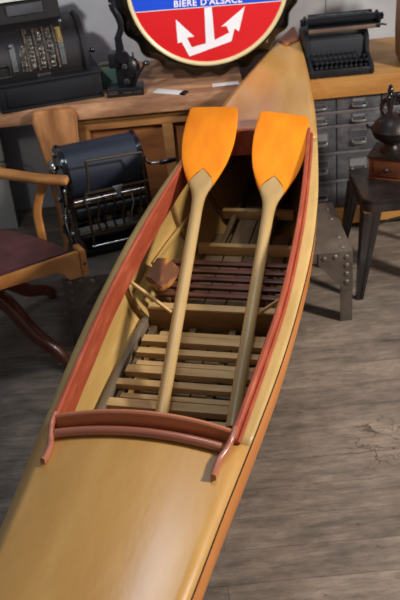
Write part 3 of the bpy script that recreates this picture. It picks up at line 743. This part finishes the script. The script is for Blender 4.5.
# ------------------------------------------------------------------ cash register
rg = thing('cash_register', 'dark antique cash register with curved key bands at the left of the workbench', 'cash register', (-.835, 4.065, BZ + .0005), math.radians(13.5))
bm = B(); box(bm, 0, .49, 0, .42, .0, .012, .004); obj('base_plinth', bm, 'register_base', rg)
bm = B(); box(bm, .008, .482, .008, .412, .0125, .118, .003); cb_ = obj('drawer_case', bm, 'register_base', rg)
bm = B(); box(bm, .04, .45, .001, .0075, .022, .106, .003); obj('drawer_front', bm, 'register_base', cb_)
bm = B(); box(bm, -.004, .494, -.004, .424, .1185, .130, .004); obj('base_top', bm, 'register_base', rg)
def arcp(t):   # curved front: t 0 (bottom) .. 1 (top)
    a = t * math.radians(88); return (.235 - .190 * math.cos(a), .125 + .190 * math.sin(a))
arc = [arcp(t) for t in frange(0, 1, 12)]
prof = [(.040, .1045), (.040, .125)] + arc + [(.34, .315), (.36, .1045)]
bm = B(); prism(bm, [(.240, .3155), (.262, .440), (.335, .440), (.335, .3155)], 'x', .01, .372, .004); obj('display_housing', bm, 'register_body', rg)
bm = B(); prism(bm, prof, 'x', .01, .425, .004); obj('cabinet', bm, 'register_body', rg)
arc2 = [(.235 - .215 * math.cos(t * math.radians(100)), .120 + .215 * math.sin(t * math.radians(100))) for t in frange(0, 1, 12)]
bm = B(); prism(bm, [(.020, .1045)] + arc2 + [(.34, .31), (.37, .1045)], 'x', .4255, .448, .005); obj('side_plate', bm, 'register_body', rg)
for x0, x1, m_, t0, t1 in ((.135, .165, 'key_silver', 0.0, .52), (.185, .212, 'key_silver', .02, .72), (.237, .265, 'key_silver', .02, .8), (.288, .317, 'key_silver', .02, .85), (.342, .372, 'key_yellow', .48, .86), (.342, .372, 'key_grey', .02, .47), (.085, .115, 'key_grey', .02, .6)):
    x0, x1 = x0 * .88 + .02, x1 * .88 + .018; t0, t1 = .05 + t0 * .74, .05 + t1 * .74
    bm = B(); P = [(.235 - .197 * math.cos(math.radians(88 * t)), .125 + .197 * math.sin(math.radians(88 * t))) for t in frange(t0, t1, 10)]
    Q = [(.235 - .1905 * math.cos(math.radians(88 * t)), .125 + .1905 * math.sin(math.radians(88 * t))) for t in frange(t1, t0, 10)]
    prism(bm, P + Q, 'x', x0, x1, .001); kb = obj('key_band', bm, m_, rg)
    if m_ != 'key_grey':
        for t in frange(t0 + .04, t1 - .04, 7):
            y, z = .235 - .199 * math.cos(math.radians(88 * t)), .125 + .199 * math.sin(math.radians(88 * t))
            bm = B(); ball(bm, ((x0 + x1) / 2, y, z), .0075, (1.3, 1, 1), 8); obj('key', bm, m_ if m_ == 'key_yellow' else random.choice(['key_silver', 'key_brown', 'key_brown']), kb)
for x in (.174, .218, .263, .310):
    bm = B(); P = [(.235 - .203 * math.cos(math.radians(88 * t)), .125 + .203 * math.sin(math.radians(88 * t))) for t in frange(0.04, .72, 10)]
    Q = [(.235 - .1905 * math.cos(math.radians(88 * t)), .125 + .1905 * math.sin(math.radians(88 * t))) for t in frange(.72, .04, 10)]
    prism(bm, P + Q, 'x', x - .005, x + .005, .001); obj('band_divider', bm, 'key_brown', rg)
for x in (.18, .235, .29):
    bm = B(); cyl(bm, (x, .145, .293), .014, .012, 'z', 18); obj('dial', bm, 'key_brown', rg)
for x, z in ((.04, .27), (.10, .25), (.345, .33)):
    t = .72; bm = B(); tube(bm, [(x, .10, z - .03), (x, .075, z)], .004, smooth=False); ball(bm, (x, .075, z + .004), .009); obj('lever', bm, 'nickel' if x > .05 else 'iron_gloss', rg)
bm = B(); box(bm, .20, .262, .034, .0395, .108, .122, .001); obj('nameplate', bm, 'nickel', rg)
bm = B()
for a, b, c, d in ((.015, .085, .180, .184), (.015, .085, .126, .130), (.081, .085, .130, .180)): box(bm, a, b, .030, .0445, c, d, .001)
obj('window_frame', bm, 'nickel', rg)
bm = B(); box(bm, .125, .295, .236, .250, .350, .398, .003); obj('display_window', bm, 'card_dark', rg)
bm = B(); box(bm, .005, .378, .235, .35, .4405, .452, .003); cap = obj('top_ledge', bm, 'register_body', rg)
bm = B(); box(bm, .02, .30, .225, .2345, .418, .450, .001); sl_ = obj('paper_label', bm, 'paper_white', rg)
for a, b, zz in ((.05, .13, .436), (.16, .26, .440), (.16, .23, .428)):
    bm = B(); box(bm, a, b, .2237, .2249, zz - .003, zz + .003, 0); obj('print_line', bm, 'paper_print', sl_)
bm = B(); tube(bm, [(.4485, .10, .175), (.470, .10, .175)], .006, smooth=False); ball(bm, (.478, .10, .175), .014); obj('side_knob', bm, 'iron_gloss', rg)

for o_ in list(rg.children):
    if o_.name.split('.')[0] not in ('base_plinth', 'drawer_case', 'base_top'):
        for q_ in [o_] + list(o_.children):
            for v_ in q_.data.vertices: v_.co.z += .026
# ------------------------------------------------------------------ small cast machine and tin
pm = thing('hand_press', 'small black cast-iron hand-operated machine on a black base beside the round beer sign', 'hand press', (-.255, 4.19, BZ + .0005))
X, Y = -.255, 4.19
bm = B(); box(bm, X - .088, X + .086, Y - .045, Y + .06, BZ + .0005, BZ + .040, .004); ba = wobj('base', bm, 'iron_black', pm)
off = Vector(pm.location)
for a, b in ((-.080, -.035), (-.012, .030), (.042, .078)):
    bm = B(); box(bm, X + a, X + b, Y - .0475, Y - .0455, BZ + .018, BZ + (.030 if a < -.05 else .023), .0008); bmesh.ops.translate(bm, verts=bm.verts, vec=-off); obj('badge', bm, 'nickel', ba)
bm = B(); ball(bm, (X + .025, Y + .01, BZ + .115), .055, (1, .55, 1.15), 20); wobj('wheel_housing', bm, 'iron_black', pm)
bm = B(); prism(bm, [(X - .035, BZ + .041), (X + .055, BZ + .041), (X + .035, BZ + .10), (X + .015, BZ + .2), (X + .01, BZ + .27), (X - .022, BZ + .27), (X - .022, BZ + .2), (X - .035, BZ + .12)], 'y', Y - .012, Y + .03, .005); wobj('column', bm, 'iron_black', pm)
bm = B(); box(bm, X - .062, X - .012, Y - .03, Y + .035, BZ + .135, BZ + .205, .008); hd = wobj('head', bm, 'iron_black', pm)
bm = B(); cyl(bm, (X + .008, Y - .035, BZ + .185), .030, .016, 'y', 22); wobj('dial', bm, 'iron_gloss', pm)
bm = B(); cyl(bm, (X + .012, Y - .045, BZ + .075), .013, .02, 'y', 16); wobj('knob', bm, 'nickel', pm)
bm = B(); cyl(bm, (X + .010, Y - .035, BZ + .143), .012, .02, 'y', 16); wobj('knob', bm, 'nickel', pm)
bm = B(); tube(bm, [(X - .008, Y + .01, BZ + .26), (X + .014, Y + .01, BZ + .31), (X + .006, Y + .01, BZ + .36), (X - .014, Y + .01, BZ + .41), (X - .012, Y + .01, BZ + .46)], .016); wobj('handle', bm, 'iron_gloss', pm)
bm = B(); tube(bm, [(X + .050, Y - .02, BZ + .055), (X + .075, Y - .025, BZ + .10), (X + .105, Y - .03, BZ + .142)], .006); ball(bm, (X + .112, Y - .03, BZ + .146), .016, (1.2, 1, .8)); wobj('lever', bm, 'iron_gloss', pm)
bm = B(); tube(bm, [(X + .03, Y - .02, BZ + .15), (X + .052, Y - .02, BZ + .17), (X + .055, Y - .02, BZ + .20)], .004); wobj('arm', bm, 'nickel', pm)
tn = thing('tin_box', 'small faded green and brown tin behind the black hand press', 'tin', (-.325, 4.30, BZ + .0005))
bm = B(); box(bm, -.375, -.285, 4.285, 4.33, BZ + .0005, BZ + .112, .004); wobj('body', bm, 'tin_green', tn)
bm = B(); box(bm, -.377, -.283, 4.283, 4.332, BZ + .1125, BZ + .124, .003); wobj('lid', bm, 'brass_dull', tn)

# papers on the bench
pp = thing('notepad', 'white paper pad with black clip lying in front of the round sign', 'notepad', (-.05, 4.15, BZ + .0005), -.5)
bm = B(); box(bm, -.075, .065, -.026, .026, 0, .005, .001); obj('sheets', bm, 'paper_white', pp)
bm = B(); box(bm, .0655, .092, -.022, .022, 0, .008, .002); obj('clip', bm, 'iron_black', pp)
bm = B(); box(bm, .155, .285, 4.165, 4.215, BZ + .0005, BZ + .003, .0008); box(bm, .17, .28, 4.160, 4.205, BZ + .0032, BZ + .005, .0008)
tag(obj('paper_slip', bm, 'paper_white'), 'white paper slips under the bottom of the round sign beside the bow', 'paper')

# ------------------------------------------------------------------ bottle-cap sign
R0 = .450
sg = thing('beer_sign', "round red and blue bottle-cap beer sign with white anchor reading BIÈRE D'ALSACE", 'sign', (.176, 4.296, BZ + .002))
sg.rotation_euler = (math.radians(-2), 0, math.radians(6))
lift = .001
# rotate pixel axes by the photo's roll
def SP(px, py):
    a = (px - 208.5) / 216; b = (-15.5 - py) / (216 * .975)
    t = -.096; c, s = math.cos(t), math.sin(t)
    return (a * c - b * s, a * s + b * c)
ZC = R0 + .002
MXS = Matrix.Translation((0, 0, ZC)) @ RX        # lathe z -> -y (towards the viewer)
fl21 = lambda u, r, z: (.010 * math.cos(u * 2 * PI * 21)) * max(0, min(1, (r - .385) / .03)) if r > .385 else 0
bm = B(); lathe(bm, [(.375, -.020), (.434, -.024), (.440, -.018), (.437, -.004), (.424, .010), (.405, .022), (.391, .029), (.382, .029)], (0, 0, 0), 252, MXS, flute=fl21, cap=False); obj('fluted_rim', bm, 'cap_dark', sg)
bm = B(); lathe(bm, [(.362, .018), (.365, .027), (.375, .031), (.383, .027), (.386, .018)], (0, 0, 0), 96, MXS, cap=False)
obj('cream_ring', bm, 'sign_cream', sg)
bm = B(); lathe(bm, [(0, .0205), (.364, .0205), (.364, .010), (0, .010)], (0, 0, 0), 96, MXS); obj('face', bm, 'sign_red', sg)
yb = -.0215
def face_poly(name, P, m, y0=yb, parent=sg, th=.0008):
    bm = B(); prism(bm, [(x, z + ZC) for x, z in P], 'y', y0 - th, y0, 0); return obj(name, bm, m, parent, smooth=False)
# blue band: straight lower edge, upper edge out of the picture
l = SP(137, 11); r = SP(265, 4)
sl2 = (r[1] - l[1]) / (r[0] - l[0]); c0 = l[1] - sl2 * l[0]
def on_circ(sx, c):   # intersection of z = sl2*x + c with radius .362
    A_ = 1 + sl2 ** 2; B_ = 2 * sl2 * c; C_ = c * c - .362 ** 2; D_ = math.sqrt(B_ * B_ - 4 * A_ * C_); x = (-B_ + sx * D_) / (2 * A_); return (x, sl2 * x + c)
P = [on_circ(-1, c0), on_circ(1, c0)]
ur, ul = on_circ(1, c0 + .20), on_circ(-1, c0 + .20)
a0, a1 = math.atan2(P[1][1], P[1][0]), math.atan2(ur[1], ur[0])
P += [(.362 * math.cos(a), .362 * math.sin(a)) for a in frange(a0, a1, 8)[1:]]
a0, a1 = math.atan2(ul[1], ul[0]) % (2 * PI), math.atan2(P[0][1], P[0][0]) % (2 * PI)
P += [(.362 * math.cos(a), .362 * math.sin(a)) for a in frange(a0, a1, 8)[:-1]]
face_poly('blue_band', P, 'sign_blue')
lw_ = .006
P1, P2 = on_circ(-1, c0 - .001), on_circ(1, c0 - .001)
face_poly('band_edge', [P1, (P2[0], P2[1]), (P2[0], P2[1] - lw_ * .5), (P1[0], P1[1] - lw_ * .5)], 'sign_white', yb - .0001)
# anchor
anchor = [(205, 9), (212.5, 8), (216, 40), (231, 33), (228, 26.5), (222.5, 27), (246.5, 8), (241, 32), (236.5, 29), (233.5, 41.5), (190, 55.5), (182, 41), (178, 42), (176, 19), (195, 36), (187.5, 37), (192.5, 46.5), (207, 43)]
face_poly('anchor', [SP(*p) for p in anchor], 'sign_white', yb, th=.001)
cu = bpy.data.curves.new('txt', 'FONT'); cu.body = "BIÈRE D'ALSACE"; cu.size = .052; cu.extrude = .0006; cu.offset = .0012; cu.align_x = 'CENTER'; cu.space_character = 1.12
to = bpy.data.objects.new('txt', cu); C.objects.link(to)
bpy.context.view_layer.update()
me = bpy.data.meshes.new_from_object(to.evaluated_get(bpy.context.evaluated_depsgraph_get()))
bpy.data.objects.remove(to)
me.name = 'lettering'; me.materials.clear(); me.materials.append(M('sign_white'))
xs = [v.co.x for v in me.vertices]; wd = max(xs) - min(xs); tl, tr = SP(174.5, 7.3), SP(243.5, 4.0)
want = math.hypot(tr[0] - tl[0], tr[1] - tl[1]); k = want / wd
ang = math.atan2(tr[1] - tl[1], tr[0] - tl[0]); mid = ((tl[0] + tr[0]) / 2, (tl[1] + tr[1]) / 2)
me.transform(Matrix.Translation((mid[0], yb - .0014, mid[1] + ZC)) @ Matrix.Rotation(-ang, 4, 'Y') @ RX @ Matrix.Diagonal((k, k, 1, 1)) @ Matrix.Translation((-(max(xs) + min(xs)) / 2, 0, 0)))
lo_ = bpy.data.objects.new('lettering', me); C.objects.link(lo_); lo_.parent = sg

# ------------------------------------------------------------------ typewriter
tw = thing('typewriter', 'black upright typewriter with round keys and wide carriage at the right of the workbench', 'typewriter', (.765, 4.30, BZ + .0005))
TX0, TX1, TY = .612, .918, 4.130
z0 = BZ + .0005
for a, b in ((TX0, TX0 + .022), (TX1 - .022, TX1)):
    bm = B(); prism(bm, [(TY, z0 + .004), (TY + .33, z0 + .004), (TY + .33, z0 + .15), (TY + .30, z0 + .175), (TY + .16, z0 + .175), (TY + .125, z0 + .15), (TY + .115, z0 + .075), (TY + .01, z0 + .045), (TY, z0 + .035)], 'x', a, b, .005); wobj('side_frame', bm, 'typewriter_grey', tw)
bm = B(); box(bm, TX0 + .0225, TX1 - .0225, TY + .002, TY + .022, z0 + .004, z0 + .038, .005); wobj('front_bar', bm, 'typewriter_grey', tw)
bm = B(); box(bm, TX0 + .0225, TX1 - .0225, TY + .03, TY + .32, z0 + .004, z0 + .015, .002); wobj('base_plate', bm, 'iron_black', tw)
for a in (TX0 + .011, TX1 - .011):
    for y in (TY + .02, TY + .31):
        bm = B(); cyl(bm, (a, y, z0 + .002), .010, .0038, 'z', 12, .0005); wobj('foot', bm, 'iron_black', tw)
bm = B(); box(bm, TX0 + .0225, TX1 - .0225, TY + .135, TY + .15, z0 + .03, z0 + .145, .003); wobj('front_plate', bm, 'typewriter_inside', tw)
bm = B(); box(bm, TX0 + .0225, TX1 - .0225, TY + .1505, TY + .32, z0 + .02, z0 + .15, .004); wobj('rear_body', bm, 'typewriter_grey', tw)
key_me = None
off = Vector(tw.location)
for r in range(4):
    n = (11, 11, 11, 10)[r]
    for i in range(n):
        x = TX0 + .037 + i * .0232 + (.006 * (3 - r)) * .8 - (0 if r else .012); y = TY + .036 + r * .0255; z = z0 + .040 + r * .0145
        if key_me is None:
            bm = B(); lathe(bm, [(.0022, -.028), (.0022, -.002), (.0078, -.002), (.0084, .0), (.0084, .003), (.0065, .0038), (0, .003)], (0, 0, 0), 14)
            ky = obj('key', bm, 'key_top', tw); key_me = ky
        else:
            ky = key_me.copy(); C.objects.link(ky); ky.parent = tw
        ky.location = Vector((x, y, z)) - off
bm = B(); box(bm, TX0 + .07, TX1 - .07, TY + .024, TY + .032, z0 + .026, z0 + .033, .002); wobj('space_bar', bm, 'iron_black', tw)
bm = B(); box(bm, .625, .975, TY + .14, TY + .27, z0 + .176, z0 + .198, .005); wobj('carriage', bm, 'iron_black', tw)
bm = B(); cyl(bm, (.80, TY + .20, z0 + .216), .020, .325, 'x', 24); wobj('platen', bm, 'iron_gloss', tw)
for x in (.627, .973):
    bm = B(); prism(bm, [(TY + .145, z0 + .1985), (TY + .265, z0 + .1985), (TY + .255, z0 + .228), (TY + .22, z0 + .242), (TY + .17, z0 + .230)], 'x', x - .006, x + .006, .003); wobj('carriage_end', bm, 'iron_black', tw)
bm = B(); box(bm, .632, .95, TY + .132, TY + .1395, z0 + .180, z0 + .196, .001); wobj('scale', bm, 'scale_copper', tw)
bm = B(); prism(bm, [(TY + .222, z0 + .215), (TY + .248, z0 + .240), (TY + .254, z0 + .236), (TY + .230, z0 + .210)], 'x', .645, .955, .001); wobj('paper_table', bm, 'typewriter_grey', tw)
bm = B(); tube(bm, [(.68, TY + .205, z0 + .239), (.93, TY + .205, z0 + .239)], .0025, smooth=False); wobj('paper_bail', bm, 'nickel', tw)
for x, s in ((.615, -1), (.985, 1)):
    bm = B(); cyl(bm, (x + s * .004, TY + .20, z0 + .216), .017, .020, 'x', 20, .003); wobj('platen_knob', bm, 'iron_gloss', tw)
bm = B(); tube(bm, [(.978, TY + .15, z0 + .19), (.992, TY + .12, z0 + .195), (1.002, TY + .115, z0 + .190)], .0045); wobj('return_lever', bm, 'nickel', tw)

# tan case at the right edge
cs = thing('leather_case', 'upright tan case with rounded edge at the far right end of the bench', 'case', (1.12, 4.26, BZ + .0005))
bm = B(); prism(bm, [(1.075, z0), (1.066, z0 + .03), (1.062, z0 + .15), (1.066, z0 + .34), (1.084, z0 + .375), (1.25, z0 + .375), (1.25, z0)], 'y', 4.15, 4.36, .014); wobj('body', bm, 'case_tan', cs)
bm = B(); box(bm, 1.075, 1.24, 4.146, 4.1495, z0 + .28, z0 + .30, .001); wobj('strap', bm, 'grinder_wood', cs)

# white board with wire handle under the bench, left
wp = thing('white_panel', 'white board with a wire loop handle standing under the left end of the bench', 'panel', (-1.2, 4.55, 0))
bm = B(); box(bm, -1.45, -.965, 4.54, 4.565, 0.0, .70, .004); wobj('board', bm, 'panel_white', wp)
bm = B(); tube(bm, [(-.99, 4.538, .395), (-.965, 4.50, .412), (-.940, 4.48, .408), (-.935, 4.475, .385), (-.925, 4.48, .345), (-.94, 4.50, .328), (-.99, 4.538, .345)], .004); wobj('wire_handle', bm, 'iron_gloss', wp)
bm = B(); lathe(bm, [(.008, -.03), (.014, -.02), (.016, 0), (.014, .02), (.008, .03)], (-.995, 4.515, .372), 16, RY); wobj('wooden_grip', bm, 'chair_wood', wp)

# ------------------------------------------------------------------ camera
cam = bpy.data.cameras.new('camera'); co = bpy.data.objects.new('camera', cam); C.objects.link(co)
cam.sensor_fit = 'VERTICAL'; cam.sensor_height = 36; cam.lens = 900 / 600 * 36
co.matrix_world = Matrix.Translation((0, 0, 2.15)) @ Matrix.Rotation(math.radians(90 - 31), 4, 'X') @ Matrix.Rotation(math.radians(-5.5), 4, 'Z')
cam.dof.use_dof = True; cam.dof.focus_distance = 2.7; cam.dof.aperture_fstop = 5.0; cam.clip_start = .02
bpy.context.scene.camera = co

# ------------------------------------------------------------------ light
def area(name, loc, target, size, power, col, sy=None):
    l = bpy.data.lights.new(name, 'AREA'); l.energy = power; l.color = col; l.size = size
    if sy: l.shape = 'RECTANGLE'; l.size_y = sy
    o = bpy.data.objects.new(name, l); C.objects.link(o); o.location = loc
    o.rotation_euler = (Vector(target) - Vector(loc)).to_track_quat('-Z', 'Y').to_euler(); return o
def spot(name, loc, target, power, col, ang, rad=.05, blend=.5):
    l = bpy.data.lights.new(name, 'SPOT'); l.energy = power; l.color = col; l.spot_size = math.radians(ang); l.spot_blend = blend; l.shadow_soft_size = rad
    o = bpy.data.objects.new(name, l); C.objects.link(o); o.location = loc
    o.rotation_euler = (Vector(target) - Vector(loc)).to_track_quat('-Z', 'Y').to_euler(); return o
area('key_lamp', (2.9, 1.6, 2.45), (.2, 2.7, .3), .35, 140, (1, .92, .83))
area('ceiling_lamp', (.20, 3.0, 3.4), (-.05, 2.2, .5), .5, 16, (.78, .86, 1), .8)
spot('wall_lamp', (-1.0, 2.0, 2.7), (-.05, 4.78, 1.15), 215, (.97, .98, 1), 40, .08)
spot('corner_fill', (-1.5, 1.9, 1.75), (-1.0, 4.6, .35), 26, (1, .96, .92), 34, .08)  # added fill spot, brightens the white board and wall under the bench
spot('cockpit_fill', (.75, 3.5, 3.1), (.12, 2.95, .5), 60, (1, .95, .88), 30, .06)  # added fill spot, lifts the dark inside of the cockpit
wd_ = bpy.data.worlds.new('room'); bpy.context.scene.world = wd_; wd_.use_nodes = True
wd_.node_tree.nodes['Background'].inputs['Color'].default_value = (.74, .86, 1, 1); wd_.node_tree.nodes['Background'].inputs['Strength'].default_value = .19
vs = bpy.context.scene.view_settings; vs.view_transform = 'Standard'; vs.look = 'None'; vs.exposure = 0; vs.gamma = 1; vs.use_curve_mapping = False
